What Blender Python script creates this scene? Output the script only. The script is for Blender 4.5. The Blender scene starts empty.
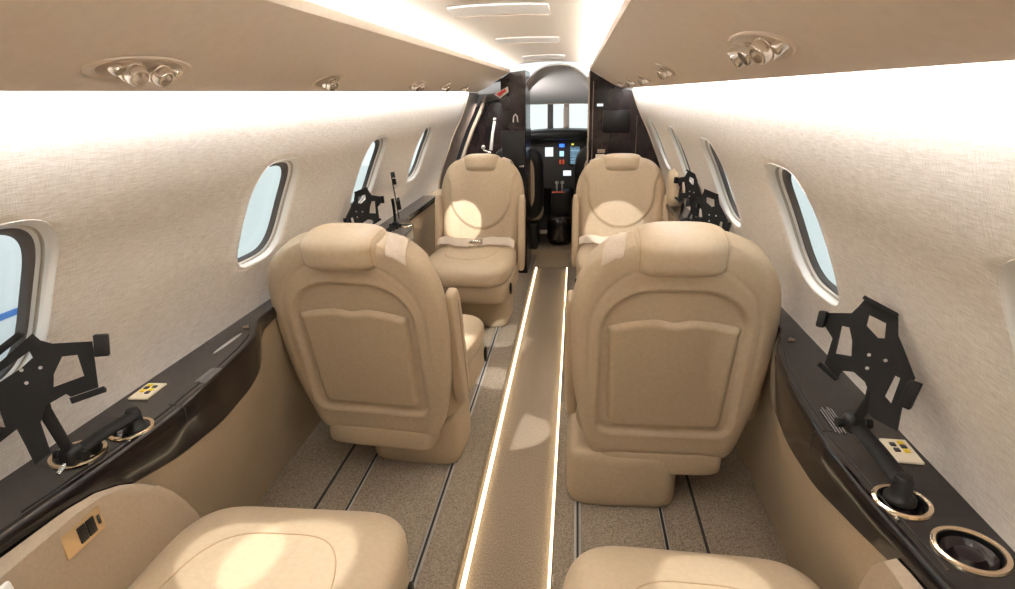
import bpy, bmesh, math, random
from mathutils import Vector, Matrix
random.seed(7)
scene = bpy.context.scene
COL = scene.collection
PI = math.pi
R = math.radians

# ------------------------------------------------------------------ materials
def newmat(name):
    m = bpy.data.materials.new(name); m.use_nodes = True
    nt = m.node_tree
    return m, nt, nt.nodes['Principled BSDF']

def setp(b, **k):
    names = dict(color='Base Color', rough='Roughness', metal='Metallic', spec='Specular IOR Level', coat='Coat Weight',
                 coatr='Coat Roughness', sheen='Sheen Weight', em='Emission Color', es='Emission Strength', trans='Transmission Weight')
    for a, v in k.items():
        if a in ('color', 'em'): v = (*v, 1)
        b.inputs[names[a]].default_value = v

def plain(name, color, rough=.5, metal=0, **k):
    m, nt, b = newmat(name); setp(b, color=color, rough=rough, metal=metal, **k)
    return m

def noisy(name, c1, c2, scale=(40, 40, 40), rough=.5, bump=.2, dist=.002, detail=4, nscale=1.0, metal=0, contrast=(.35, .65), **k):
    """two tone noise with bump, object space"""
    m, nt, b = newmat(name); N = nt.nodes; L = nt.links
    tc = N.new('ShaderNodeTexCoord'); mp = N.new('ShaderNodeMapping'); mp.inputs['Scale'].default_value = scale
    no = N.new('ShaderNodeTexNoise'); no.inputs['Scale'].default_value = nscale; no.inputs['Detail'].default_value = detail
    cr = N.new('ShaderNodeValToRGB'); cr.color_ramp.elements[0].position = contrast[0]; cr.color_ramp.elements[1].position = contrast[1]
    cr.color_ramp.elements[0].color = (*c1, 1); cr.color_ramp.elements[1].color = (*c2, 1)
    L.new(tc.outputs['Object'], mp.inputs[0]); L.new(mp.outputs[0], no.inputs['Vector'])
    L.new(no.outputs['Fac'], cr.inputs[0]); L.new(cr.outputs[0], b.inputs['Base Color'])
    if bump:
        bp = N.new('ShaderNodeBump'); bp.inputs['Strength'].default_value = bump; bp.inputs['Distance'].default_value = dist
        L.new(no.outputs['Fac'], bp.inputs['Height']); L.new(bp.outputs[0], b.inputs['Normal'])
    setp(b, rough=rough, metal=metal, **k)
    return m

def fabric(name):
    m, nt, b = newmat(name); N = nt.nodes; L = nt.links
    tc = N.new('ShaderNodeTexCoord')
    def nz(sc, det=3):
        mp = N.new('ShaderNodeMapping'); mp.inputs['Scale'].default_value = sc
        no = N.new('ShaderNodeTexNoise'); no.inputs['Scale'].default_value = 1; no.inputs['Detail'].default_value = det
        L.new(tc.outputs['Object'], mp.inputs[0]); L.new(mp.outputs[0], no.inputs['Vector']); return no
    a = nz((260, 42, 620)); c = nz((150, 700, 70)); g = nz((5, 5, 5), 2)
    mx = N.new('ShaderNodeMath'); mx.operation = 'ADD'; L.new(a.outputs['Fac'], mx.inputs[0])
    m2 = N.new('ShaderNodeMath'); m2.operation = 'MULTIPLY'; m2.inputs[1].default_value = .6; L.new(c.outputs['Fac'], m2.inputs[0])
    L.new(m2.outputs[0], mx.inputs[1])
    cr = N.new('ShaderNodeValToRGB'); cr.color_ramp.elements[0].position = .50; cr.color_ramp.elements[1].position = 1.0
    cr.color_ramp.elements[0].color = (.64, .58, .52, 1); cr.color_ramp.elements[1].color = (.88, .845, .80, 1)
    L.new(mx.outputs[0], cr.inputs[0])
    L.new(cr.outputs[0], b.inputs['Base Color'])
    bp = N.new('ShaderNodeBump'); bp.inputs['Strength'].default_value = .4; bp.inputs['Distance'].default_value = .0010
    L.new(mx.outputs[0], bp.inputs['Height']); L.new(bp.outputs[0], b.inputs['Normal'])
    setp(b, rough=.85, spec=.2)
    return m

def emit(name, color, strength):
    m = bpy.data.materials.new(name); m.use_nodes = True
    nt = m.node_tree; nt.nodes.clear()
    o = nt.nodes.new('ShaderNodeOutputMaterial'); e = nt.nodes.new('ShaderNodeEmission')
    e.inputs[0].default_value = (*color, 1); e.inputs[1].default_value = strength
    nt.links.new(e.outputs[0], o.inputs[0]); return m

M = {}
M['leather'] = noisy('tan_leather', (.475, .372, .250), (.51, .402, .275), (90, 90, 90), rough=.46, bump=.12, dist=.0008, spec=.4)
M['leather_dark'] = noisy('tan_leather_shell', (.44, .342, .225), (.47, .368, .247), (120, 120, 120), rough=.55, bump=.12, dist=.0008, spec=.35)
M['seam'] = plain('seam_thread', (.42, .29, .17), .6)
M['panel'] = noisy('side_panel_vinyl', (.435, .350, .240), (.47, .380, .263), (160, 160, 160), rough=.6, bump=.15, dist=.0006, spec=.3)
M['bolster'] = noisy('bolster_vinyl', (.33, .26, .185), (.36, .285, .205), (160, 160, 160), rough=.65, bump=.15, dist=.0006, spec=.25)
M['valance'] = noisy('valance_vinyl', (.62, .515, .41), (.65, .545, .435), (60, 60, 60), rough=.5, bump=.03, dist=.0005, spec=.35)
M['ceil'] = plain('ceiling_vinyl', (.62, .54, .45), .55)
M['fabric'] = fabric('woven_wall_fabric')
M['carpet'] = noisy('carpet', (.185, .148, .108), (.43, .36, .28), (260, 230, 260), rough=.95, bump=.9, dist=.004, detail=3, spec=.1, contrast=(.3, .7))
M['aisle'] = noisy('aisle_carpet', (.22, .175, .13), (.37, .30, .225), (420, 160, 420), rough=.95, bump=.7, dist=.002, detail=2, spec=.1)
M['wood'] = noisy('dark_lacquered_wood', (.003, .0022, .0024), (.014, .010, .010), (160, 9, 160), rough=.14, bump=0, coat=.2, coatr=.03, spec=.3)
M['wood_brown'] = noisy('brown_veneer', (.10, .072, .06), (.21, .16, .135), (60, 60, 8), rough=.4, bump=0, coat=.3, coatr=.2)
M['gloss_black'] = noisy('black_lacquer', (.004, .003, .004), (.022, .013, .012), (14, 14, 6), rough=.25, bump=0, coat=.2, coatr=.08, spec=.3, nscale=1.3)
M['black'] = plain('black_plastic', (.006, .006, .006), .4, spec=.3)
M['bracket'] = noisy('black_painted_metal', (.006, .006, .006), (.010, .0095, .009), (400, 400, 400), rough=.6, bump=.2, dist=.0003, spec=.2)
M['rubber'] = plain('grey_rubber_gasket', (.085, .08, .08), .6)
M['white_pl'] = plain('white_plastic', (.85, .83, .80), .35)
M['shade'] = plain('window_shade_plastic', (.50, .45, .39), .5)
M['chrome'] = plain('brushed_nickel', (.80, .75, .69), .25, 1)
M['steel'] = plain('track_steel', (.50, .48, .45), .38, .35)
M['gold'] = plain('champagne_ring', (.85, .70, .50), .2, 1)
M['brass'] = plain('brass_plate', (.62, .44, .24), .35, .6)
M['cream_pl'] = plain('cream_plate', (.82, .72, .55), .5)
M['yellow'] = plain('yellow_button', (.85, .62, .02), .5)
M['blackb'] = plain('black_button', (.02, .02, .02), .5)
M['grey_text'] = plain('placard_print', (.28, .27, .27), .6)
M['belt'] = noisy('cream_webbing', (.60, .50, .40), (.66, .56, .45), (200, 200, 200), rough=.7, bump=.1, dist=.0005)
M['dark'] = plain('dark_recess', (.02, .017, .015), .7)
M['recess'] = plain('recess_tan', (.36, .27, .19), .4, .2)
M['cock_ceil'] = plain('grey_headliner', (.42, .40, .39), .8)
M['glass'] = None
g = bpy.data.materials.new('window_glass'); g.use_nodes = True; nt = g.node_tree; nt.nodes.clear()
_o = nt.nodes.new('ShaderNodeOutputMaterial'); _m = nt.nodes.new('ShaderNodeMixShader'); _t = nt.nodes.new('ShaderNodeBsdfTransparent'); _g = nt.nodes.new('ShaderNodeBsdfGlossy')
_m.inputs[0].default_value = .05; _t.inputs[0].default_value = (.95, .98, .97, 1); _g.inputs['Roughness'].default_value = .02
nt.links.new(_t.outputs[0], _m.inputs[1]); nt.links.new(_g.outputs[0], _m.inputs[2]); nt.links.new(_m.outputs[0], _o.inputs[0]); M['glass'] = g
M['screen_off'] = plain('dark_screen', (.003, .003, .004), .3, spec=.3)
M['led'] = emit('warm_led', (1, .965, .925), 82)
M['led_wash'] = emit('warm_led_wash', (1, .975, .96), 37)
M['led_aisle'] = emit('warm_aisle_led', (1, .80, .52), 4.0)
M['disp_blue'] = emit('display_blue', (.05, .18, 1), 1.6)
M['disp_cyan'] = emit('display_cyan', (.45, .75, 1), 1.1)
M['disp_white'] = emit('display_white', (.75, .85, .9), 1.1)
M['disp_yellow'] = emit('display_yellow', (.9, .8, .1), 1)
M['disp_red'] = emit('display_red', (.7, .12, .06), .5)
M['hangar_white'] = emit('hangar_daylight', (.88, .95, .95), 1.05)
M['hangar_wall'] = plain('hangar_wall_paint', (.72, .76, .76), .7)
M['hangar_floor'] = plain('hangar_floor_paint', (.74, .78, .78), .5)
M['ac_white'] = plain('aircraft_paint', (.8, .82, .84), .3)
M['ac_blue'] = plain('aircraft_blue', (.05, .2, .6), .3)
M['red'] = plain('red_tag', (.7, .06, .05), .5)
M['tan_seal'] = plain('tan_seal', (.42, .33, .25), .6)

# ------------------------------------------------------------------ helpers
def link(o, parent=None):
    COL.objects.link(o)
    if parent is not None: o.parent = parent
    return o

def mk(name, verts, faces, mat, parent=None, smooth=True, loc=None, angle=None):
    me = bpy.data.meshes.new(name); me.from_pydata([tuple(v) for v in verts], [], faces); me.update()
    bm = bmesh.new(); bm.from_mesh(me); bmesh.ops.recalc_face_normals(bm, faces=bm.faces); bm.to_mesh(me); bm.free()
    return mkm(name, me, mat, parent, smooth, loc, angle)

def mkm(name, me, mat, parent=None, smooth=True, loc=None, angle=None):
    me.materials.clear(); me.materials.append(mat)
    for p in me.polygons: p.use_smooth = smooth
    if smooth and angle: me.set_sharp_from_angle(angle=R(angle))
    o = bpy.data.objects.new(name, me)
    if loc is not None: o.location = loc
    return link(o, parent)

class MB:
    def __init__(s): s.v = []; s.f = []
    def add(s, vs, fs, mtx=None):
        n = len(s.v)
        s.v += [mtx @ Vector(v) if mtx is not None else Vector(v) for v in vs]
        s.f += [tuple(i + n for i in f) for f in fs]; return s
    def rbox(s, cx, cy, cz, sx, sy, sz, r=.005, seg=3, mtx=None):
        bm = bmesh.new(); bmesh.ops.create_cube(bm, size=1)
        for v in bm.verts: v.co = Vector((v.co.x * sx, v.co.y * sy, v.co.z * sz))
        if r > 0:
            r = min(r, sx * .49, sy * .49, sz * .49)
            bmesh.ops.bevel(bm, geom=bm.edges[:], offset=r, segments=seg, profile=.5, affect='EDGES')
        bm.verts.index_update()
        T = Matrix.Translation((cx, cy, cz))
        if mtx is not None: T = mtx @ T
        s.add([v.co.copy() for v in bm.verts], [[v.index for v in f.verts] for f in bm.faces], T); bm.free(); return s
    def tube(s, pts, r, n=10, cap=True, flat=1.0):
        pts = [Vector(p) for p in pts]; rs = r if isinstance(r, (list, tuple)) else [r] * len(pts)
        vs = []; up = None
        for i, p in enumerate(pts):
            d = (pts[min(i + 1, len(pts) - 1)] - pts[max(i - 1, 0)]).normalized()
            if up is None: up = Vector((0, 0, 1)) if abs(d.z) < .9 else Vector((1, 0, 0))
            a = d.cross(up).normalized(); bb = a.cross(d).normalized(); up = bb
            for k in range(n):
                t = 2 * PI * k / n
                vs.append(p + a * math.cos(t) * rs[i] + bb * math.sin(t) * rs[i] * flat)
        fs = []
        for i in range(len(pts) - 1):
            for k in range(n):
                fs.append((i * n + k, i * n + (k + 1) % n, (i + 1) * n + (k + 1) % n, (i + 1) * n + k))
        if cap: fs.append(tuple(range(n))[::-1]); fs.append(tuple((len(pts) - 1) * n + k for k in range(n)))
        return s.add(vs, fs)
    def lathe(s, prof, n=32, mtx=None, close=False):
        vs = []; fs = []
        for r, z in prof:
            for k in range(n):
                t = 2 * PI * k / n; vs.append((r * math.cos(t), r * math.sin(t), z))
        m = len(prof)
        for i in range(m - 1 + (1 if close else 0)):
            j = (i + 1) % m
            for k in range(n): fs.append((i * n + k, i * n + (k + 1) % n, j * n + (k + 1) % n, j * n + k))
        if not close:
            fs.append(tuple(range(n))[::-1]); fs.append(tuple((m - 1) * n + k for k in range(n)))
        return s.add(vs, fs, mtx)
    def pillow(s, c, h, e=(2.6, 2.6), nu=40, nv=24, mtx=None, fn=None):
        """superellipsoid: centre c, half sizes h, exponents e=(vertical, horizontal)"""
        def sp(v, p): return math.copysign(abs(v) ** p, v)
        vs = []; fs = []
        for i in range(nv + 1):
            ph = -PI / 2 + PI * i / nv
            for k in range(nu):
                th = 2 * PI * k / nu
                x = sp(math.cos(ph), 2 / e[0]) * sp(math.cos(th), 2 / e[1]); y = sp(math.cos(ph), 2 / e[0]) * sp(math.sin(th), 2 / e[1]); z = sp(math.sin(ph), 2 / e[0])
                p = [c[0] + x * h[0], c[1] + y * h[1], c[2] + z * h[2]]
                if fn: p = fn(p, x, y, z)
                vs.append(p)
        for i in range(nv):
            for k in range(nu): fs.append((i * nu + k, i * nu + (k + 1) % nu, (i + 1) * nu + (k + 1) % nu, (i + 1) * nu + k))
        return s.add(vs, fs, mtx)
    def build(s, name, mat, parent=None, smooth=True, angle=40, loc=None):
        me = bpy.data.meshes.new(name); me.from_pydata([tuple(v) for v in s.v], [], s.f); me.update()
        bm = bmesh.new(); bm.from_mesh(me); bmesh.ops.remove_doubles(bm, verts=bm.verts, dist=1e-6)
        bmesh.ops.recalc_face_normals(bm, faces=bm.faces); bm.to_mesh(me); bm.free()
        return mkm(name, me, mat, parent, smooth, loc, angle)

def tag(o, label=None, cat=None, group=None, kind=None):
    if label: o['label'] = label
    if cat: o['category'] = cat
    if group: o['group'] = group
    if kind: o['kind'] = kind
    return o
def empty(name, loc=(0, 0, 0), rz=0):
    o = bpy.data.objects.new(name, None); o.location = loc; o.rotation_euler = (0, 0, rz); o.empty_display_size = .05
    COL.objects.link(o); return o
def kids(o): return [c for c in COL.objects if c.parent == o]
def copy_tree(o, parent=None):
    c = o.copy(); COL.objects.link(c); c.parent = parent
    for ch in kids(o): copy_tree(ch, c)
    return c
def struct(o): return tag(o, kind='structure')

def poly_solid(name, outer, holes, y0, y1, mat, parent=None, mtx=None, bevel=0.0):
    """extrude 2D polygon (with holes) along local +z by thickness; mtx places it"""
    from mathutils.geometry import delaunay_2d_cdt
    loops = [outer] + holes; pts = []; edges = []; lp = []
    for pl in loops:
        b0 = len(pts); pts += [Vector((p[0], p[1])) for p in pl]
        edges += [(b0+k, b0+(k+1) % len(pl)) for k in range(len(pl))]
    ov, oe, of, _, _, _ = delaunay_2d_cdt(pts, edges, [], 0, 1e-7)
    def inside(p, pl):
        c = False; n = len(pl)
        for k in range(n):
            (xa, ya), (xb, yb) = pl[k], pl[(k+1) % n]
            if (ya > p[1]) != (yb > p[1]) and p[0] < (xb-xa)*(p[1]-ya)/(yb-ya)+xa: c = not c
        return c
    n = len(ov); vs = [(v.x, v.y, y0) for v in ov] + [(v.x, v.y, y1) for v in ov]; fs = []; cnt = {}
    for f in of:
        c = sum((ov[k] for k in f), Vector((0, 0))) / len(f)
        if inside(c, outer) and not any(inside(c, h) for h in holes):
            fs.append(tuple(f)); fs.append(tuple(k+n for k in f)[::-1])
            for k in range(len(f)):
                e = (f[k], f[(k+1) % len(f)]); key = tuple(sorted(e)); cnt.setdefault(key, []).append(e)
    for key, es in cnt.items():
        if len(es) == 1: a, b_ = es[0]; fs.append((b_, a, a+n, b_+n))
    if mtx is not None: vs = [mtx @ Vector(v) for v in vs]
    return mk(name, vs, fs, mat, parent, True, None, 30)

def boolean_cut(o, cutters):
    for c in cutters:
        md = o.modifiers.new('b', 'BOOLEAN'); md.operation = 'DIFFERENCE'; md.solver = 'EXACT'; md.object = c
    dg = bpy.context.evaluated_depsgraph_get(); dg.update()
    me = bpy.data.meshes.new_from_object(o.evaluated_get(dg))
    o.modifiers.clear(); o.data = me
    for c in cutters: bpy.data.objects.remove(c)

def lerp_tab(tab, t):
    if t <= tab[0][0]: return tab[0][1]
    for (a, va), (b, vb) in zip(tab, tab[1:]):
        if t <= b: return va + (vb - va) * (t - a) / (b - a)
    return tab[-1][1]
def smooth_tab(tab, t):
    if t <= tab[0][0]: return tab[0][1]
    n = len(tab)
    for i in range(n - 1):
        a, va = tab[i]; b, vb = tab[i + 1]
        if t <= b:
            m0 = (vb - tab[i - 1][1]) / (b - tab[i - 1][0]) if i > 0 else (vb - va) / (b - a)
            m1 = (tab[i + 2][1] - va) / (tab[i + 2][0] - a) if i < n - 2 else (vb - va) / (b - a)
            h = b - a; u = (t - a) / h
            return (2*u**3-3*u**2+1)*va + (u**3-2*u**2+u)*h*m0 + (-2*u**3+3*u**2)*vb + (u**3-u**2)*h*m1
    return tab[-1][1]

# ------------------------------------------------------------------ cabin section
ZF = .09            # raised floor under the seats (aisle trough at z = 0)
Y0, Y1 = -1.30, 3.80
WALL = [(1.30, .490), (1.25, .500), (1.20, .514), (1.1, .555), (1.0, .606), (.9, .648), (.8, .688), (.72, .712), (.66, .722), (.5, .745), (.3, .765), (.0, .78)]
WZ = sorted((z, x) for z, x in WALL)
def wallx(z): return smooth_tab(WZ, z)

def wall_sheet(name, s, y0, y1, mat, z0=.58, z1=1.262, th=.012, nz=40, off=0, dy=.05):
    ny = max(2, int((y1 - y0) / dy)); vs = []; fs = []
    for i in range(ny + 1):
        y = y0 + (y1 - y0) * i / ny
        for j in range(nz + 1):
            z = z0 + (z1 - z0) * j / nz; vs.append((s * (wallx(z) + off), y, z))
        for j in range(nz + 1):
            z = z1 + (z0 - z1) * j / nz; vs.append((s * (wallx(z) + off + th), y, z))
    m = 2 * (nz + 1)
    for i in range(ny):
        for j in range(m): fs.append((i*m+j, i*m+(j+1) % m, (i+1)*m+(j+1) % m, (i+1)*m+j))
    fs.append(tuple(range(m))); fs.append(tuple(ny*m+j for j in range(m)))
    return mk(name, vs, fs, mat, smooth=True, angle=40)

def rrect(w, h, e=3.6, n=56):
    out = []
    for k in range(n):
        t = 2 * PI * k / n; c, s_ = math.cos(t), math.sin(t)
        out.append((math.copysign(abs(c) ** (2 / e), c) * w / 2, math.copysign(abs(s_) ** (2 / e), s_) * h / 2))
    return out

ZW = .962; WW, WH = .246, .272
WIN = {-1: [-.98, -.18, .645, 1.435, 2.21, 3.00], 1: [-.94, -.22, .485, 1.22, 1.935, 2.66, 3.38]}
def windows(s, wall, idx):
    cut = []
    for yc in WIN[s]:
        pl = rrect(WW - .006, WH - .006); vs = [(s * x, yc + a, ZW + b_) for x in (.40, .95) for a, b_ in pl]; n = len(pl)
        fs = [(k, (k+1) % n, n+(k+1) % n, n+k) for k in range(n)] + [tuple(range(n))[::-1], tuple(range(n, 2*n))]
        cut.append(mk('cut', vs, fs, M['dark']))
    boolean_cut(wall, cut)
    for yc in WIN[s]:
        w = empty('window_%d' % idx, (0, 0, 0)); struct(w); idx += 1
        # embrasure rings lofted from liner to outer pane; (width, height, offset outboard)
        def ring(ww, hh, off, lean=0, sh=0):
            return [(s * (wallx(ZW + b_ ) + off), yc + a + sh, ZW + b_) for a, b_ in rrect(ww, hh)]
        def loft(name, rings, mat):
            n = len(rings[0]); vs = [p for r_ in rings for p in r_]
            fs = [(i*n+k, i*n+(k+1) % n, (i+1)*n+(k+1) % n, (i+1)*n+k) for i in range(len(rings)-1) for k in range(n)]
            return mk(name, vs, fs, mat, w, True, angle=50)
        loft('window_surround', [ring(WW+.002, WH+.002, .004), ring(WW-.004, WH-.004, -.001), ring(WW-.014, WH-.014, .006), ring(WW-.016, WH-.016, .009), ring(WW-.018, WH-.018, .013)], M['white_pl'])
        loft('shade_track', [ring(WW-.018, WH-.018, .0125), ring(WW-.014, WH-.014, .0135), ring(WW-.014, WH-.014, .019), ring(WW-.020, WH-.020, .0195)], M['shade'])
        loft('inner_frame', [ring(WW-.020, WH-.020, .019), ring(WW-.023, WH-.023, .021), ring(WW-.025, WH-.025, .025)], M['white_pl'])
        loft('gasket', [ring(WW-.025, WH-.025, .0245), ring(WW-.034, WH-.034, .026), ring(WW-.040, WH-.040, .034), ring(WW-.042, WH-.042, .038)], M['rubber'])
        pl = ring(WW-.040, WH-.040, .036); n = len(pl)
        # domed pane with thickness
        nr = 8; vs = []
        for th in (0, .003):
            for q in range(nr, 0, -1):
                for a, b_ in rrect((WW-.040)*q/nr, (WH-.040)*q/nr): vs.append((s*(wallx(ZW+b_)+.036+th), yc+a, ZW+b_))
        m = nr*n; fs = []
        for lay in (0, 1):
            for q in range(nr-1):
                for k in range(n): fs.append((lay*m+q*n+k, lay*m+q*n+(k+1) % n, lay*m+(q+1)*n+(k+1) % n, lay*m+(q+1)*n+k))
            fs.append(tuple(lay*m+(nr-1)*n+k for k in range(n)))
        for k in range(n): fs.append((k, (k+1) % n, m+(k+1) % n, m+k))
        mk('pane', vs, fs, M['glass'], w)
        MB().tube([(s*(wallx(ZW-.11)+.022), yc+WW/2-.035, ZW-.117), (s*(wallx(ZW-.11)+.012), yc+WW/2-.035, ZW-.117)], .004, 8).build('shade_tab', M['chrome'], w)
    return idx

wl = struct(wall_sheet('wall_left', -1, Y0, Y1, M['fabric']))
wr = struct(wall_sheet('wall_right', 1, Y0, Y1, M['fabric']))
ni = windows(-1, wl, 1); windows(1, wr, ni)

# rear bulkhead behind the camera
def section(extra=0):
    zs = [i * .05 for i in range(0, 25)] + [1.25]
    L = [(-wallx(z) - extra, z) for z in zs]; Rr = [(wallx(z) + extra, z) for z in zs]
    return L, Rr
L_, R_ = section(.012)
sec = L_ + [(-.25, 1.37), (-.2, 1.40), (0, 1.42), (.2, 1.40), (.25, 1.37)] + R_[::-1]
mx = Matrix(((1, 0, 0, 0), (0, 0, 1, 0), (0, 1, 0, 0), (0, 0, 0, 1)))
struct(poly_solid('wall_rear', sec, [], Y0 - .03, Y0, M['panel'], mtx=mx))

# ---------------------------------------------------------------- ceiling
def strip_sheet(name, prof, y0, y1, mat, th=.006, dy=.1, closed=False, fn=None):
    """prof: list of (x,z) extruded along y, thickened upwards"""
    ny = max(2, int((y1 - y0) / dy)); n = len(prof); vs = []; fs = []
    for i in range(ny + 1):
        y = y0 + (y1 - y0) * i / ny
        pr = [fn(x, z, y) for x, z in prof] if fn else prof
        if closed: vs += [(x, y, z) for x, z in pr]
        else: vs += [(x, y, z) for x, z in pr] + [(x, y, z + th) for x, z in pr[::-1]]
    m = n if closed else 2 * n
    for i in range(ny):
        for j in range(m): fs.append((i*m+j, i*m+(j+1) % m, (i+1)*m+(j+1) % m, (i+1)*m+j))
    fs.append(tuple(range(m))); fs.append(tuple(ny*m+j for j in range(m)))
    return mk(name, vs, fs, mat, smooth=True, angle=35)
cp = []
for k in range(25):
    x = -.300 + .6 * k / 24; cp.append((x, 1.390 + .026 * (1 - (x / .300) ** 2)))
struct(strip_sheet('ceiling', cp, Y0, Y1, M['ceil']))
VTAB = [(.238, 1.372), (.240, 1.362), (.262, 1.350), (.30, 1.328), (.34, 1.3035), (.38, 1.281), (.41, 1.2665), (.432, 1.2575), (.447, 1.2535), (.452, 1.2555), (.453, 1.259)]
for s, nm in ((-1, 'trim_1'), (1, 'trim_2')):
    pr = [(s * x, z) for x, z in VTAB]
    struct(strip_sheet(nm, pr, Y0, Y1, M['valance'], th=.006))
    # led lines: one hidden behind the valance lip washing the wall, one in the ceiling slot
for s, nm in ((-1, 'left'), (1, 'right')):
    # wall wash: strip lies on the lip shelf facing outboard and down
    o = strip_sheet('wall_wash_light', [(s*.4570, 1.2560), (s*.4690, 1.2635), (s*.4675, 1.2665), (s*.4555, 1.2590)], Y0 + .02, Y1 - .02, M['led_wash'], closed=True, dy=.5)
    tag(o, 'hidden warm light strip along the top of the %s fabric wall' % nm, 'light strip')
    o = strip_sheet('ceiling_cove_light', [(s*.2425, 1.3725), (s*.2465, 1.3725), (s*.2600, 1.3830), (s*.2560, 1.3830)], Y0 + .02, Y1 - .02, M['led'], closed=True, dy=.5)
    tag(o, 'bright cove light strip along the %s edge of the ceiling panel' % nm, 'light strip')

# ceiling air outlets
for k, (ya, yb) in enumerate(((1.33, 1.50), (2.10, 2.26), (3.10, 3.24))):
    e = empty('ceiling_vent', (0.0, (ya+yb)/2, 1.40)); w2 = .105
    o = MB()
    for t, hw in ((0, w2), (1, w2 - .0)):
        pass
    m = MB()
    xs = [-w2 + 2*w2*i/12 for i in range(13)]
    def cz(x): return 1.390 + .026 * (1 - (x / .3) ** 2)
    yc = (ya+yb)/2
    def slab(y0, y1, dz0, dz1, wd):
        vs = []; n = 13
        for y, dz in ((y0, 0), (y0, -dz0), (y1, -dz1), (y1, 0)):
            for i in range(n):
                x = -wd + 2*wd*i/12; vs.append((x, y-yc, cz(x)+dz-1.40+.002))
        fs = [(r*n+i, r*n+i+1, ((r+1) % 4)*n+i+1, ((r+1) % 4)*n+i) for r in range(4) for i in range(n-1)]
        fs += [(0, n, 2*n, 3*n), (n-1, 2*n-1, 3*n-1, 4*n-1)]
        return vs, fs
    v, f = slab(ya, ya+.055, .006, .016, w2); mk('outlet_cover', v, f, M['white_pl'], e, True, angle=30)
    v, f = slab(ya+.058, ya+.075, .012, .012, w2); mk('outlet_slot', v, f, M['dark'] if False else M['recess'], e, True, angle=30)
    v, f = slab(ya+.078, yb, .016, .004, w2*.97); mk('outlet_panel', v, f, M['ceil'], e, True, angle=30)
    tag(e, ['nearest cream air outlet raised on the ceiling centre panel', 'middle cream air outlet of three on the ceiling centre panel', 'farthest cream air outlet on the ceiling near the cockpit doorway'][k], 'ceiling vent', 'ceiling air outlets')

# ---------------------------------------------------------------- floor
def floor_slab(name, x0, x1, z0, z1, y0, y1, mat):
    return MB().rbox((x0+x1)/2, (y0+y1)/2, (z0+z1)/2, x1-x0, y1-y0, z1-z0, .004, 2).build(name, mat)
AL, AR = -.118, .120
bmf = MB(); bmf.rbox((AL+AR)/2, (Y0+4.25)/2, -.02, AR-AL+.08, 4.25-Y0, .04, .0)
struct(bmf.build('floor', M['aisle'], smooth=False))
def raised(s, xin):
    ny = 2; xo = .80; YE = 4.28
    m = MB()
    m.rbox(s*(xin+xo)/2, (Y0+YE)/2, ZF-.02, xo-xin, YE-Y0, .04, .006, 3)
    m.rbox(s*(xin+.012+xo)/2, (Y0+YE)/2, (ZF-.04)/2-.01, xo-xin-.012, YE-Y0, ZF-.04+.02, .0)
    return m.build('floor', M['carpet'])
struct(raised(-1, -AL)); struct(raised(1, AR))
# fore floor (vestibule) with a step, then cockpit floor
m = MB(); m.rbox(0, 5.0, .05, 1.5, 1.42, .16, .006); struct(m.build('floor', M['aisle']))
# aisle light strips in the trough corners
for s, x, nm in ((-1, AL, 'left'), (1, AR, 'right')):
    xa = x + (.001 if s < 0 else -.001)
    o = MB().rbox(x - s*.005, (Y0+4.26)/2, .008, .010, 4.26-Y0-.1, .016, .002).build('aisle_light_strip', M['led_aisle'])
    tag(o, 'glowing warm light strip along the %s edge of the aisle floor' % nm, 'light strip')
# seat tracks
TR = [(-.2245+.004, 'left', 'nearest the aisle', 2), (-.487, 'left', 'middle of the three', 1), (-.585, 'left', 'closest to the side panel', 0),
      (.187, 'right', 'nearest the aisle', 2), (.425, 'right', 'middle of the three', 1), (.528, 'right', 'closest to the side panel', 0)]
for x, side, wh, kind in TR:
    e = empty('seat_track', (x, 1.7, ZF))
    if kind == 2:
        MB().rbox(0, 0, .0, .019, 4.1, .004, .001).build('rail', M['steel'], e)
        MB().rbox(0, 0, .0015, .006, 4.1, .003, .0).build('groove', M['dark'], e, False)
        tag(e, 'shiny metal seat track in the %s floor, %s' % (side, wh), 'floor track')
    elif kind == 1:
        MB().rbox(0, 0, .0, .013, 4.1, .004, .001).build('rail', M['steel'], e)
        MB().rbox(-.001, 0, .0015, .007, 4.1, .003, .0).build('groove', M['dark'], e, False)
        tag(e, 'narrow metal track in the %s floor carpet, %s' % (side, wh), 'floor track')
    else:
        MB().rbox(0, 0, .0, .008, 4.1, .003, .0005).build('groove', M['dark'], e)
        tag(e, 'thin dark joint line in the %s floor carpet, %s' % (side, wh), 'floor track')

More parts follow.
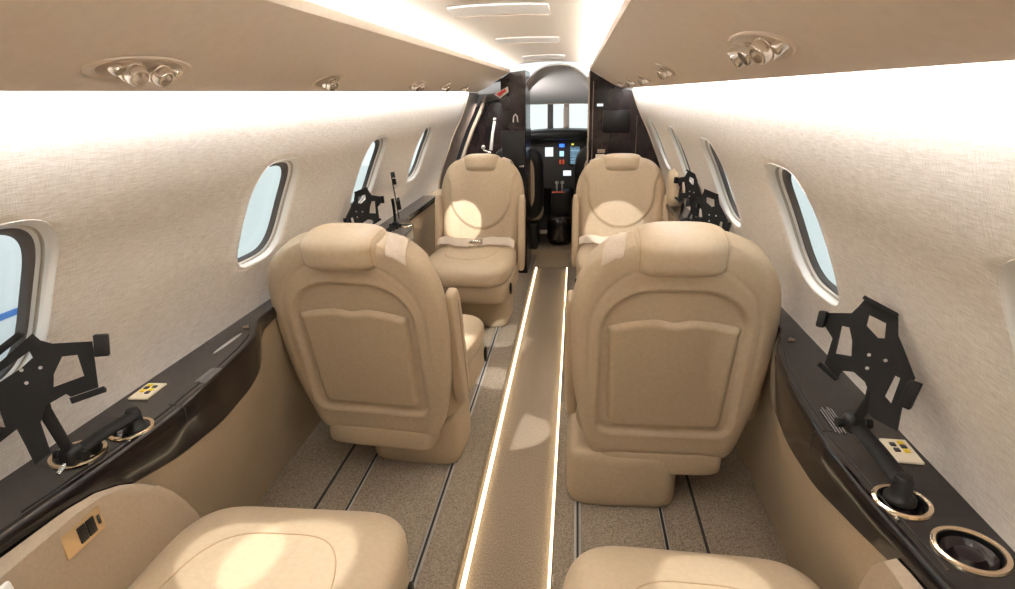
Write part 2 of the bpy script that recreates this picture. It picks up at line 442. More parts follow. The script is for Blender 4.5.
# ---------------------------------------------------------------- side ledges and lower panels
# inboard edge and fascia depth against y
XI = [(-.45, .635), (.3, .625), (.6, .600), (.75, .584), (.9, .576), (1.05, .583), (1.2, .598), (1.27, .612), (1.33, .638), (1.38, .662), (1.45, .665), (2.02, .665), (2.06, .62), (2.10, .575), (2.2, .545), (2.35, .535), (2.5, .545), (2.6, .568), (2.66, .60), (2.70, .628), (2.8, .632), (3.4, .632)]
ZL = [(-.45, .655), (.45, .655), (.6, .645), (.75, .618), (.9, .59), (1.05, .575), (1.2, .580), (1.3, .60), (1.38, .64), (1.45, .652), (2.0, .652), (2.08, .62), (2.2, .585), (2.4, .575), (2.55, .59), (2.66, .62), (2.74, .655), (3.4, .655)]
ZT = .685
def ledge(s, name, y0, y1, n):
    vs = []; fs = []; 
    for i in range(n + 1):
        y = y0 + (y1-y0)*i/n; xi = lerp_tab(XI, y); zl = lerp_tab(ZL, y)
        xi = (xi + lerp_tab(XI, y-.02) + lerp_tab(XI, y+.02)) / 3; zl = (zl + lerp_tab(ZL, y-.03) + lerp_tab(ZL, y+.03)) / 3
        dz = ZT - zl
        sec = [(.730, ZT), (xi+.014, ZT), (xi+.010, ZT+.0015), (xi+.005, ZT+.0005), (xi+.0015, ZT-.003), (xi, ZT-.008), (xi-.001, ZT-dz*.45), (xi+.002, zl+.006), (xi+.006, zl+.001), (xi+.014, zl), (.730, zl)]
        vs += [(s*x, y, z) for x, z in sec]
    m = 11
    for i in range(n):
        for j in range(m): fs.append((i*m+j, i*m+(j+1) % m, (i+1)*m+(j+1) % m, (i+1)*m+j))
    fs.append(tuple(range(m))); fs.append(tuple(n*m+j for j in range(m)))
    return mk(name, vs, fs, M['wood'], None, True, angle=32)

def cyl_cut(x, y, r):
    return MB().lathe([(r, -.06), (r, .05)], 40, Matrix.Translation((x, y, ZT))).build('cut', M['dark'])
def cup_holder(parent, x, y, r, fill):
    T = Matrix.Translation((x, y, ZT))
    o = MB().lathe([(r-.004, .0), (r-.003, .003), (r, .0045), (r+.003, .003), (r+.004, 0)], 48, T, close=True).build('cup_holder', M['gold'], parent)
    MB().lathe([(r-.001, .001), (r-.001, -.032), (.0005, -.032), (.0005, -.030), (r-.004, -.029), (r-.004, .001)], 40, T, close=False if False else True).build('cup_well', M['black'], o)
    if fill:
        MB().lathe([(0, -.028), (r*.84, -.028), (r*.85, -.008), (r*.78, -.004), (r*.68, -.010), (r*.55, -.013), (r*.48, -.010), (r*.40, -.004), (r*.2, -.001), (0, -.0005)], 40, T).build('cup_insert', M['gloss_black'], o)
    return o
def placard(parent, x, y, w, l, rz):
    e = MB(); 
    for k in range(5):
        e.rbox(-w/2 + w*(k+.5)/5, random.uniform(-.003, .003), 0, w*.07, l*random.uniform(.82, 1), .0006, 0)
    e.v = [Matrix.Translation((x, y, ZT+.0016)) @ Matrix.Rotation(rz, 4, 'Z') @ v for v in e.v]
    return e.build('warning_placard', M['grey_text'], parent, False)
def switch_plate(parent, s, x, y, lay):
    T = Matrix.Translation((x, y, ZT+.001)) @ Matrix.Rotation(R(-3)*s, 4, 'Z')
    m = MB(); m.rbox(0, 0, .001, .040, .066, .004, .0015, 2, T); p = m.build('switch_plate', M['cream_pl'], parent)
    for (bx, by, c) in lay:
        mm = MB(); mm.rbox(bx, by, .004, .0085, .0095, .003, .001, 2, T); mm.build('button', M[c], p)
    return p
LN, LF = {}, {}
for s, nm in ((-1, 'left'), (1, 'right')):
    near = ledge(s, 'side_ledge', -.42, 1.90, 150)
    holes = {-1: [(-.6525, .762, .0385), (-.619, .842, .034)], 1: [(.629, .747, .034), (.6655, .657, .039)]}[s]
    boolean_cut(near, [cyl_cut(*h) for h in holes])
    near.data.set_sharp_from_angle(angle=R(32))
    tag(near, 'near glossy dark wood side ledge along the %s wall with cup holders' % nm, 'side ledge')
    for (x, y, r), fl in zip(holes, {-1: (0, 1), 1: (1, 1)}[s]): cup_holder(near, x, y, r, fl)
    if s < 0:
        placard(near, -.603, 1.055, .026, .075, R(2)); switch_plate(near, s, -.684, .975, [(-.008, .020, 'yellow'), (-.008, .009, 'blackb'), (-.008, -.003, 'yellow'), (.006, .014, 'blackb'), (.006, .002, 'yellow'), (.006, -.010, 'blackb')])
    else:
        placard(near, .622, .965, .024, .09, R(-2)); switch_plate(near, s, .689, .874, [(.007, .020, 'yellow'), (.007, .009, 'blackb'), (.007, -.003, 'yellow'), (-.007, .014, 'blackb'), (-.007, -.002, 'blackb')])
    # folding table lid seam, long groove and latch
    g1 = MB(); yy = [.62 + .66*i/30 for i in range(31)]
    g1.tube([(s*(lerp_tab(XI, y)+.022), y, ZT-.0002) for y in yy], .0014, 6); g1.build('lid_groove', M['dark'], near)
    g2 = MB(); g2.tube([(s*(lerp_tab(XI, .93)-.0005), .93, ZT-.045), (s*(lerp_tab(XI, .93)-.001), .93, ZT-.008), (s*(lerp_tab(XI, .93)+.004), .93, ZT+.0005), (s*(lerp_tab(XI, .93)+.03), .93+.0, ZT)], .0008, 6); g2.build('lid_joint', M['dark'], near)
    MB().tube([(s*.668, 1.325, ZT), (s*.668, 1.325, ZT+.005)], .009, 3).build('latch', M['recess'], near)
    if s < 0: MB().pillow((s*.660, 1.225, ZT+.000), (.005, .062, .0022), (2, 2.2), 24, 10).build('glint_streak', M['steel'], near)  # pale sliver standing in for a reflected highlight on the lacquer
    far = ledge(s, 'side_ledge', 1.905, 3.38, 110)
    tag(far, 'far glossy dark wood side ledge along the %s wall beside the aft-facing seat' % nm, 'side ledge')
    o = MB().lathe([(.028, .0), (.029, .003), (.032, .0045), (.035, .003), (.036, 0)], 32, Matrix.Translation((s*.60, 2.56, ZT)), close=True).build('cup_holder', M['gold'], far)
    MB().lathe([(.029, .001), (.029, .003), (0, .003), (0, .001)][:2] + [(.0, .002)], 32, Matrix.Translation((s*.60, 2.56, ZT))).build('cup_well', M['black'], o)
    m = MB(); m.rbox(s*.66, 2.44, ZT+.002, .04, .06, .004, .0015); m.build('switch_plate', M['brass'], far)
    # lower side panel under the ledge
    vs = []; fs = []; ny = 150; prof = [(.66, 0.0), (.60, .004), (.54, .014), (.46, .034), (.36, .062), (.26, .092), (.16, .118), (.085, .135)]
    for i in range(ny+1):
        y = Y0 + (3.79-Y0)*i/ny; xi = (lerp_tab(XI, y)+lerp_tab(XI, y-.04)+lerp_tab(XI, y+.04))/3 + .013
        for z, dx in prof:
            t = dx/.135; xe = .772 if s < 0 else .725
            vs.append((s*(xi*(1-t)+xe*t), y, z))
        vs.append((s*.85, y, .085)); vs.append((s*.85, y, .66))
    m_ = len(prof)+2
    for i in range(ny):
        for j in range(m_): fs.append((i*m_+j, i*m_+(j+1) % m_, (i+1)*m_+(j+1) % m_, (i+1)*m_+j))
    fs.append(tuple(range(m_))); fs.append(tuple(ny*m_+j for j in range(m_)))
    o = mk('trim_%d' % (3 if s < 0 else 4), vs, fs, M['panel'], None, True, angle=40); struct(o)
    # padded armrest bolster beside the rearmost seat
    y1b = .935 if s < 0 else .74
    def fb(p, x, y, z): return p
    bo = MB()
    n = 26; vs = []; fs = []
    for i in range(n+1):
        a = i/n; y = -.35 + (y1b+.35)*math.sin(a*PI/2)
        rr = math.sqrt(max(0, 1-max(0, (y-.66)/(y1b-.66+.0001))**2)) if y > .66 else 1
        top = .26 + .402*rr
        zt = min(top, lerp_tab(ZL, y)-.004); xi = lerp_tab(XI, y); xf = min(.574, xi-.006)
        sec = [(.728, zt), (.70, zt), (.66, zt), (xi-.002, zt), (xi-.0025, top-.004), (xf+.0015, top-.010), (xf, top-.028), (xf, top-.14), (.590, min(.25, top-.15)), (.68, .12), (.728, .12)]
        vs += [(s*x, y, z) for x, z in sec]
    m_ = 11
    for i in range(n):
        for j in range(m_): fs.append((i*m_+j, i*m_+(j+1) % m_, (i+1)*m_+(j+1) % m_, (i+1)*m_+j))
    fs.append(tuple(range(m_))); fs.append(tuple(n*m_+j for j in range(m_)))
    bol = mk('armrest_bolster', vs, fs, M['bolster'], None, True, angle=50)
    tag(bol, 'rounded tan side bolster under the %s ledge beside the rear seat' % nm, 'armrest')
    if s < 0:
        T = Matrix.Translation((-.5755, .660, .618)) @ Matrix.Rotation(R(86), 4, 'Y') @ Matrix.Diagonal((.8, .78, 1, 1))
        m = MB(); m.rbox(0, 0, .0, .052, .095, .006, .002, 2, T); p = m.build('socket_plate', M['brass'])
        tag(p, 'brass socket plate with black outlets on the left rear bolster', 'socket')
        m = MB(); m.rbox(0, -.004, .003, .034, .019, .004, .001, 2, T); m.rbox(0, .017, .003, .034, .019, .004, .001, 2, T); m.build('outlet', M['black'], p)
        m = MB(); m.rbox(0, .037, .003, .020, .006, .004, .002, 2, T); m.build('jack', M['dark'], p)
        T2 = Matrix.Translation((-.5765, .505, .600)) @ Matrix.Rotation(R(80), 4, 'Y')
        m = MB(); m.rbox(0, 0, .006, .085, .075, .014, .006, 3, T2); p = m.build('control_handset', M['white_pl'])
        tag(p, 'white plastic control handset clipped on the left rear bolster', 'handset')
        m = MB(); m.lathe([(.018, .012), (.019, .0145), (.021, .012)], 24, T2, close=True); m.build('dial_ring', M['shade'], p)
        m = MB(); m.lathe([(.006, .012), (.006, .0145)], 16, T2); m.build('dial_knob', M['recess'], p)

# ---------------------------------------------------------------- seats
TA = R(11.3); ca, sa = math.cos(TA), math.sin(TA)
BY, BZ = -.262, .165
def bk(x, s_, d): # backrest frame to seat local
    return (x, BY - s_*sa + d*ca, BZ + s_*ca + d*sa)
BL = .680
WS = [(0, .150), (.008, .183), (.025, .200), (.08, .214), (.2, .238), (.34, .250), (.47, .251), (.545, .240), (.60, .216), (.635, .188), (.655, .158), (.668, .120), (.676, .080), (.680, .04)]
def sdbox(x, y, hx, hy, r):
    qx, qy = abs(x)-hx+r, abs(y)-hy+r
    return math.hypot(max(qx, 0), max(qy, 0)) + min(max(qx, qy), 0) - r
def sst(a, b, x):
    t = max(0, min(1, (x-a)/(b-a))); return t*t*(3-2*t)
def arch(x, s_, hw, s0, s1, rt, rb):
    c = (s0+s1)/2; h = (s1-s0)/2
    return sdbox(x, s_-c, hw, h, rt if s_ > c else rb)
def edge_in(x, s_, w):
    e = w-abs(x)
    e2 = (BL - s_)*.9 if s_ > .5 else 9
    return min(e, e2, (s_)*1.0+.004)
def rear_d(x, s_, w):
    e = edge_in(x, s_, w)
    d = 0.0
    if e < .045: d += .032*(1-math.sqrt(max(0, 1-(1-e/.045)**2)))
    # padded outer roll with a seam just inside it
    a0 = arch(x, s_, .205, .055, .625, .19, .06)
    d += .0030*math.exp(-((a0)/.004)**2)*sst(.22, .38, s_)
    a1 = arch(x, s_, .176+.02*(.5-s_)*0, .098, .550, .125, .035)
    d += .013*sst(.006, -.006, a1) + .002*math.exp(-((a1-.008)/.006)**2)*-1
    return d
def front_d(x, s_, w):
    e = edge_in(x, s_, w); d = .098
    if e < .05: d -= .036*(1-math.sqrt(max(0, 1-(1-e/.05)**2)))
    # bolsters either side, hollow in the middle
    d += .016*math.exp(-((abs(x)-.185)/.05)**2)*sst(.0, .15, s_)*sst(.66, .5, s_)
    bw = .185+.05*sst(.5, .66, s_) if s_ > .48 else .185*math.sqrt(max(0, 1-((.48-s_)/.185)**2))
    b_ = abs(x)-bw if s_ > .295 else .05
    bb = bw-abs(x) if s_ > .295 else -1
    d += .012*sst(-.004, .012, bb) - .004*math.exp(-((bb)/.004)**2)*(1 if s_ > .295 else 0)
    d -= .003*math.exp(-((abs(x)-.125-.04*(s_-.2))/.003)**2)*sst(.06, .1, s_)*sst(.34, .28, s_)
    # lumbar pad crescent at the bottom
    l = s_ - (.085 + .05*(1-(x/.22)**2)); d += .014*sst(.008, -.006, l) - .003*math.exp(-(l/.004)**2)
    return d
def make_seat():
    root = empty('cabin_seat')
    nc, nr = 84, 110
    vs = []; fs = []
    rows = []
    for i in range(nr+1):
        t = i/nr; s_ = BL*(.5-.5*math.cos(PI*t))*.45 + BL*t*.55
        w = smooth_tab(WS, s_); row = []
        for k in range(nc+1):
            u = -1+2*k/nc; x = w*(.55*u+.45*math.sin(PI*u/2)); row.append((x, s_, rear_d(x, s_, w)))
        for k in range(nc+1):
            u = 1-2*k/nc; x = w*(.55*u+.45*math.sin(PI*u/2)); row.append((x, s_, front_d(x, s_, w)))
        rows.append(row)
    m = 2*(nc+1)
    for r_ in rows: vs += [bk(*p) for p in r_]
    for i in range(nr):
        for j in range(m): fs.append((i*m+j, i*m+(j+1) % m, (i+1)*m+(j+1) % m, (i+1)*m+j))
    for base in (0, nr*m):
        for k in range(nc): fs.append((base+k, base+k+1, base+m-2-k, base+m-1-k))
    mk('backrest', vs, fs, M['leather'], root, True, angle=60)
    # literature pocket on the back shell
    nc2, nr2 = 50, 50; vs = []; fs = []
    def pk_top(x): return .470 - .0 - .022*(abs(x)/.155)**2.2 - .010*math.exp(-(x/.028)**2)
    for i in range(nr2+1):
        for k in range(nc2+1):
            x = -1+2*k/nc2; t = i/nr2; hw = .160-.009*(1-t)**1.0
            xx = x*hw; s0 = .120 + .030*max(0, (abs(x)-.82)/.18)**2
            s_ = s0 + (pk_top(xx)-s0)*t
            ed = min((1-abs(x))*hw, (pk_top(xx)-s_)*1.0+.0, s_-s0)
            dd = .012 - .016*sst(0, .012, ed+.001) - .003*math.exp(-((t-1)/.05)**2)
            vs.append(bk(xx, s_, dd))
    for i in range(nr2):
        for k in range(nc2): a = i*(nc2+1)+k; fs.append((a, a+1, a+nc2+2, a+nc2+1))
    mk('seat_pocket', vs, fs, M['leather_dark'], root, True)
    # headrest
    def hf(p, x, y, z):
        p[0] *= 1 - .05*max(0, z); return p
    h = MB(); h.pillow((0, .640, .050), (.112, .050, .080), (3.0, 4.2), 64, 30)
    h.v = [Vector(bk(v.x, v.y + .005*(1-(v.x/.12)**2)*(1 if v.y > .640 else 0), v.z)) for v in h.v]
    hr = h.build('headrest', M['leather'], root, angle=None)
    # piping seam round each headrest end
    for s in (-1, 1):
        X = .86; quad = []
        for k in range(13):
            Rr = (X**4.2 + (1-X**4.2)*math.sin(k/12*PI/2)**2)**(1/4.2)
            quad.append(((max(0, Rr**4.2-X**4.2))**(1/4.2), max(0, 1-Rr**3)**(1/3)))
        loop = [(a, b_) for a, b_ in quad] + [(a, -b_) for a, b_ in quad[::-1]] + [(-a, -b_) for a, b_ in quad] + [(-a, b_) for a, b_ in quad[::-1]]
        t_ = MB(); pts = [bk(s*X*.112, .640+a*.0500+(.0013 if a > 0 else 0), .050+b_*.0800) for a, b_ in loop]
        t_.tube([p for k, p in enumerate(pts) if k == 0 or (Vector(p)-Vector(pts[k-1])).length > 1e-5], .0012, 5, cap=False); t_.build('seam', M['seam'], hr)
    # shoulder strap keeper lying on the inboard shoulder (x>0), folded tab
    strap = MB(); n = 12; w_ = .022
    pts = [(.118, .640, .085), (.124, .652, .062), (.136, .653, .030), (.150, .640, .004), (.162, .612, -.014), (.170, .590, -.018)]
    vv = []
    for i, (x, s_, d) in enumerate(pts):
        for q in (-1, 1):
            for th in (0, .003): vv.append(bk(x - q*w_*.10, s_ + q*w_*.9*(1 if i > 3 else .8), d - th if d < .03 else d - th))
    ff = []
    for i in range(len(pts)-1):
        a = i*4; b_ = a+4
        ff += [(a, a+2, b_+2, b_), (a+1, b_+1, b_+3, a+3), (a, b_, b_+1, a+1), (a+2, a+3, b_+3, b_+2)]
    ff += [(0, 1, 3, 2), (len(vv)-4, len(vv)-2, len(vv)-1, len(vv)-3)]
    # strap as a thin cloth draped over the shoulder
    n1, n2 = 14, 6; vs2 = []
    for i in range(n1+1):
        t = i/n1
        for j in range(n2+1):
            q = j/n2
            ang = -.7 + 1.75*t                   # from front over the top to the rear
            x = .118 + .050*q + .016*t; top = smooth_shoulder(x)
            s_ = top + .010 - .055*max(0, math.cos(ang*1.0)*-1 + .0) - .040*(abs(ang)/1.3)**2
            d = .050 - .062*math.sin(ang)
            vs2.append(bk(x, s_ + .004, d))
    f2 = [(i*(n2+1)+j, i*(n2+1)+j+1, (i+1)*(n2+1)+j+1, (i+1)*(n2+1)+j) for i in range(n1) for j in range(n2)]
    vs3 = [Vector(v) for v in vs2]; vs4 = [v - Vector((0, 0, .0035)) for v in vs3]; nn = len(vs3)
    f3 = f2 + [tuple(nn+i for i in f)[::-1] for f in f2]
    per = [j for j in range(n2+1)] + [(i)*(n2+1)+n2 for i in range(1, n1+1)] + [n1*(n2+1)+j for j in range(n2-1, -1, -1)] + [i*(n2+1) for i in range(n1-1, 0, -1)]
    for a, b_ in zip(per, per[1:]+per[:1]): f3.append((a, b_, nn+b_, nn+a))
    mk('shoulder_strap', vs3+vs4, f3, M['belt'], root, True, angle=50)
    MB().rbox(0, 0, 0, .014, .010, .018, .003, 2, Matrix.Translation(bk(.118, .655, .07))).build('strap_guide', M['chrome'], root)
    # folded armrests beside the back
    for s in (-1, 1):
        a = MB(); a.pillow((0, 0, 0), (.0185, .200, .040), (6, 5), 28, 18)
        a.v = [Vector(bk(s*(.249+v.x), .275+v.y, .118+v.z)) for v in a.v]
        arm = a.build('armrest', M['leather'], root, angle=None)
        p = MB(); p.tube([bk(s*.269, .10+.35*k/6, .118) for k in range(7)], .0012, 5); p.build('seam', M['seam'], arm)
    # cushion
    def cf(p, x, y, z):
        f = max(0, y)
        p[2] += -.020*f**3 + (.006 if z > 0 else 0)*math.exp(-((abs(x)-.75)/.25)**2)
        p[0] *= 1 - .06*max(0, -y)
        if z > .2: p[2] += -.008*math.exp(-(x/.45)**2)*(1-abs(y))
        return p
    c = MB(); c.pillow((0, .030, .350), (.243, .262, .062), (3.2, 4.2), 80, 30, fn=cf)
    cu = c.build('seat_cushion', M['leather'], root, angle=None)
    p = MB(); p.tube([(.75*.243*math.sin(t), .03+.262*(-.2+.0), .39) for t in (0,)]*2, .001, 4) if False else None
    # U-shaped stitched seam on the cushion top
    pts = []
    def ctop(x, y):
        X = abs(x)/.243; Y = abs((y-.03)/.262); q = (X**4.2+Y**4.2)**(3.2/4.2)
        z = .350+.062*max(0, 1-q)**(1/3.2); f = max(0, (y-.03)/.262)
        return z - .020*f**3 + .006*math.exp(-((X-.75)/.25)**2) - .008*math.exp(-(X/.45)**2)*(1-Y)
    for k in range(41):
        t = -PI/2 + PI*k/40; x = .155*math.copysign(abs(math.sin(t))**.6, math.sin(t)); y = -.14 + .30*abs(math.cos(t))**.6
        pts.append((x, y, ctop(x, y)+.0005))
    s_ = MB(); s_.tube(pts, .0014, 6); s_.build('seam', M['seam'], cu)
    # piping welt round the cushion underside
    # seat pan
    def pf(p, x, y, z):
        p[0] *= 1 - .02*max(0, -z); p[1] += -.02*max(0, y)*max(0, -z); return p
    pn = MB(); pn.pillow((0, .015, .255), (.240, .250, .060), (7, 5.5), 64, 20, fn=pf); pan = pn.build('seat_pan', M['leather_dark'], root, angle=None)
    # control recess on the aisle (x>0) side and on the other
    MB().pillow((.243, .165, .265), (.006, .014, .030), (2.5, 2.5), 24, 12).build('recline_lever', M['black'], root)
    # skirt under the back shell
    sk = MB(); sk.pillow((.0, -.215, .155), (.175, .050, .042), (6, 6), 48, 16); sk.build('back_skirt', M['leather_dark'], root, angle=None)
    return root
def smooth_shoulder(x):
    best = 0
    for i in range(60):
        s_ = BL*(1-i/120)
        if smooth_tab(WS, s_) >= x: return s_
    return .6
def pedestal(root, dx, dy=0):
    def f(p, x, y, z):
        p[2] = max(p[2], .0); return p
    p = MB(); p.pillow((dx, -.120+dy*.6, .085), (.160-dy*.1, .152-dy*.4, .105), (6, 6), 48, 20, fn=f); o = p.build('pedestal', M['leather_dark'], root, angle=None)
    return o
def belt(root, kind):
    # lap belt lying across the cushion rear with buckle
    def cz(x, y): 
        return .416 - .006*math.exp(-(x/.11)**2)
    def strap(xs, y0, amp, name, wd=.028, mat='belt'):
        vs = []; n = 26
        for i in range(n+1):
            t = i/n; x = xs[0]+(xs[1]-xs[0])*t; y = y0 + amp*math.sin(t*5+xs[0]*20)*.4; z = cz(x, y)+.006+.004*abs(math.sin(t*7))
            if abs(x) > .2: z -= (abs(x)-.2)*.5
            for q, th in ((-1, 0), (1, 0), (1, .004), (-1, .004)):
                vs.append((x, y+q*wd*.65+th, z+.014+th-q*wd*.55))
        fs = []
        for i in range(n):
            for j in range(4): fs.append((i*4+j, i*4+(j+1) % 4, (i+1)*4+(j+1) % 4, (i+1)*4+j))
        fs += [(0, 1, 2, 3), (n*4, n*4+1, n*4+2, n*4+3)]
        return mk(name, vs, fs, M[mat], root, True, angle=50)
    b1 = strap((-.225, -.015), -.085, .035, 'lap_belt'); b2 = strap((.01, .228), -.080, .035, 'lap_belt', .027)
    m = MB(); m.rbox(-.005, -.082, .436, .075, .044, .020, .006, 3, None); m.build('buckle', M['chrome'], b2)
    strap((.03, .20), -.050, .05, 'belt_tail', .024)

proto = make_seat()
SEATS = [  # x, y0, rz, scale, pedestal dx, belt, flip, label
    (.412, 1.722, 0, (1.0, 1.0, .99), -.10, 1, 1, 'tan leather seat on the right of the aisle seen from behind, with pocket panel'),
    (-.405, 1.795, R(-5), (1.0, 1.0, .965), .070, 1, 0, 'tan leather seat on the left of the aisle seen from behind, with pocket panel'),
    (-.345, 2.85, PI + R(-3), (.90, .96, .99), -.03, 1, 0, 'far tan leather seat left of the aisle facing the camera, belt across cushion'),
    (.406, 2.93, PI, (.95, .95, .975), -.03, 1, 0, 'far tan leather seat right of the aisle facing the camera'),
    (-.360, .690, R(1), .95, .07, 0, 0, 'nearest tan leather seat at bottom left, only its cushion in view'),
    (.372, .650, R(-2), .93, -.07, 0, 0, 'nearest tan leather seat at bottom right, only its cushion edge in view'),
]
# mirrored variant (strap and lever on the other side) shares no data: build by negative x
def mirrored(tree):
    for ch in kids(tree):
        me = ch.data.copy(); me.transform(Matrix.Scale(-1, 4, (1, 0, 0))); me.flip_normals(); ch.data = me
        mirrored(ch)
protoR = copy_tree(proto); mirrored(protoR)
for i, (x, y, rz, sc, pdx, bl, fl, lab) in enumerate(SEATS):
    # inboard side must carry strap: forward-facing left seats and aft-facing right seats use the base version (+x inboard)
    src = proto if i in (1, 4, 3) else protoR
    o = src if ((src is proto and i == 1) or (src is protoR and i == 0)) else copy_tree(src)
    o.location = (x, y, ZF); o.rotation_euler = (0, 0, rz); o.scale = sc if isinstance(sc, tuple) else (sc, sc, sc)
    o.name = 'cabin_seat'
    tag(o, lab, 'seat', 'cabin seats')
roots = sorted([o for o in COL.objects if o.name.startswith('cabin_seat')], key=lambda o: (o.location.y, o.location.x))
for o in roots:
    for S in SEATS:
        if abs(S[0]-o.location.x) < .001 and abs(S[1]-o.location.y) < .001:
            pedestal(o, S[4], .10 if S[1] == 1.795 else 0) 
            if S[5]: belt(o, 0)

# the two nearest seats are reclined further than the others
for o in roots[:2]:
    Mr = Matrix.Translation((0, BY, BZ+.05)) @ Matrix.Rotation(R(27), 4, 'X') @ Matrix.Translation((0, -BY, -BZ-.05))
    for ch in kids(o):
        if ch.name.split('.')[0] in ('backrest', 'seat_pocket', 'headrest', 'shoulder_strap', 'strap_guide', 'armrest'):
            ch.matrix_local = Mr @ ch.matrix_local

m = MB(); m.pillow((.672, 3.10, .765), (.040, .080, .100), (3.2, 3.2), 32, 20)
tag(m.build('side_pad', M['leather'], None, angle=None), 'padded cream block on the right ledge just behind the far right seat', 'pad')
# ---------------------------------------------------------------- tablet mounts
def frame(O, n):
    n = Vector(n).normalized(); u = Vector((0, 0, 1)).cross(n).normalized(); v = n.cross(u)
    return Matrix(((u.x, v.x, n.x, O[0]), (u.y, v.y, n.y, O[1]), (u.z, v.z, n.z, O[2]), (0, 0, 0, 1)))
PR = dict(out=[(-.079, .098), (-.048, .105), (-.041, .117), (-.035, .130), (.011, .114), (.017, .087), (.026, .073), (.050, .033), (.045, .020), (.044, -.015), (.046, -.048), (.014, -.040), (.005, -.034), (.002, -.007), (-.009, .009), (-.026, .019), (-.041, .016), (-.045, .003), (-.067, .020), (-.065, .061), (-.078, .075)],
          holes=[[(-.057, .083), (-.046, .083), (-.038, .064), (-.034, .041), (-.056, .039)], [(-.025, .108), (-.001, .101), (.002, .079), (-.007, .077), (-.025, .091)], [(.026, .030), (.033, .028), (.030, -.012), (.020, -.004)]],
          hooks=[(-.084, .087, .012, .026, 0, 'o'), (-.012, .124, .050, .006, -19, 'l'), (.050, .010, .016, .040, -8, 'b'), (-.058, .010, .034, .008, -28, 'l')])
PL = dict(out=[(-.062, .052), (-.033, .068), (.010, .100), (.017, .088), (.030, .080), (.079, .072), (.074, .013), (.073, .0), (.037, -.005), (.032, .001), (.004, -.010), (-.006, -.033), (-.003, -.080), (-.024, -.093), (-.029, -.061), (-.034, -.034), (-.056, -.047), (-.072, -.030), (-.078, .030)],
          holes=[[(.038, .058), (.057, .056), (.059, .022), (.019, .015), (.023, .034)], [(.002, .075), (.004, .065), (-.012, .053), (-.046, .036), (-.040, .052)], [(-.060, .012), (-.048, .010), (-.046, -.028), (-.062, -.020)]],
          hooks=[(.090, .064, .020, .034, -8, 'b'), (.060, -.008, .046, .010, 8, 'l'), (-.026, .084, .066, .010, 33, 'l'), (-.070, -.036, .040, .010, 20, 'l')])
def tablet_mount(P, O, n, joint, base, label, mid=None, seed=0):
    e = empty('tablet_mount', (base[0], base[1], ZT)); inv = Matrix.Translation((-base[0], -base[1], -ZT))
    F = inv @ frame(O, n)
    pl = poly_solid('bracket_plate', P['out'], P['holes'], -.0015, .0025, M['bracket'], e, F, .0006)
    for (x, y, w, h, rot, kd) in P['hooks']:
        T = F @ Matrix.Translation((x, y, 0)) @ Matrix.Rotation(R(rot), 4, 'Z')
        m = MB()
        if kd == 'l':
            m.rbox(0, 0, .008, w, h*.5, .017, .0012, 2, T); m.rbox(0, h*.2, .0155, w, h, .002, .0008, 1, T)
        elif kd == 'b': m.rbox(0, 0, .008, w, h, .018, .002, 2, T)
        else: m.rbox(0, 0, .008, w, h, .016, .003, 2, T)
        m.build('corner_clip', M['bracket'], pl)
    m = MB()
    for (x, y) in ((-.012, .050), (.010, .048), (-.010, .030)): m.lathe([(.0025, .0020), (.0025, .0045), (.001, .005)], 10, F @ Matrix.Translation((x, y, 0)))
    m.build('screws', M['steel'], pl)
    # spine behind the plate, swivel joint, arm, base
    J = Vector(joint) - Vector((base[0], base[1], ZT)); B = Vector((0, 0, 0))
    top = F @ Vector((.0, .03, -.012))
    m = MB(); m.tube([top, F @ Vector((0, -.02, -.014)), J], [.012, .011, .010], 10, flat=.5); m.build('spine', M['bracket'], e)
    m = MB(); m.pillow(J, (.016, .016, .016), (3, 3), 20, 12); m.tube([J+Vector((-.026, 0, .0)), J+Vector((.026, 0, 0))], .008, 12); m.build('swivel_joint', M['black'], e)
    d = (B + Vector((0, 0, .028)) - J)
    m = MB(); m.tube([J, J + d*.5 + Vector((0, 0, .002)), B + Vector((0, 0, .028))], [.013, .014, .015], 12, flat=.6); m.build('arm', M['bracket'], e)
    m = MB(); m.lathe([(.021, -.0), (.021, .005), (.018, .009), (.014, .014), (.013, .036), (.010, .040), (.0, .041)], 28); m.build('base', M['black'], e)
    m = MB(); m.tube([J+Vector((.0, -.012, -.006)), J+Vector((.0, -.03, -.014))], .0035, 8); m.build('thumb_screw', M['chrome'], e)
    tag(e, label, 'tablet mount', 'tablet mounts'); return e
tablet_mount(PR, (.607, .84, .812), (-.605, -.756, .252), (.607, .868, .738), (.628, .752), 'near right black tablet bracket on its arm above the ledge cup holders')
tablet_mount(PL, (-.623, .70, .821), (.605, -.756, .252), (-.615, .715, .716), (-.608, .842), 'near left black tablet bracket reaching over the ledge cup holder')
def mirP(P):
    return dict(out=[(-x, y) for x, y in P['out']][::-1], holes=[[(-x, y) for x, y in h][::-1] for h in P['holes']], hooks=[(-x, y, w, h, -r, k) for x, y, w, h, r, k in P['hooks']])
tablet_mount(mirP(PR), (-.603, 2.03, .80), (.35, -.93, .1), (-.61, 2.06, .73), (-.62, 2.16), 'far left black tablet bracket showing its face, beside the fabric wall')
tablet_mount(mirP(PR), (-.570, 2.37, .81), (.93, .30, .1), (-.575, 2.35, .73), (-.60, 2.28), 'far left black tablet bracket seen edge-on beside the facing seat')
tablet_mount(PR, (.625, 2.02, .79), (-.3, -.95, .1), (.63, 2.06, .73), (.63, 2.13), 'far right black tablet bracket nearest the window, above the seat back')
tablet_mount(PR, (.632, 2.45, .80), (-.75, -.66, .1), (.62, 2.45, .73), (.60, 2.32), 'far right black tablet bracket closest to the facing seat')

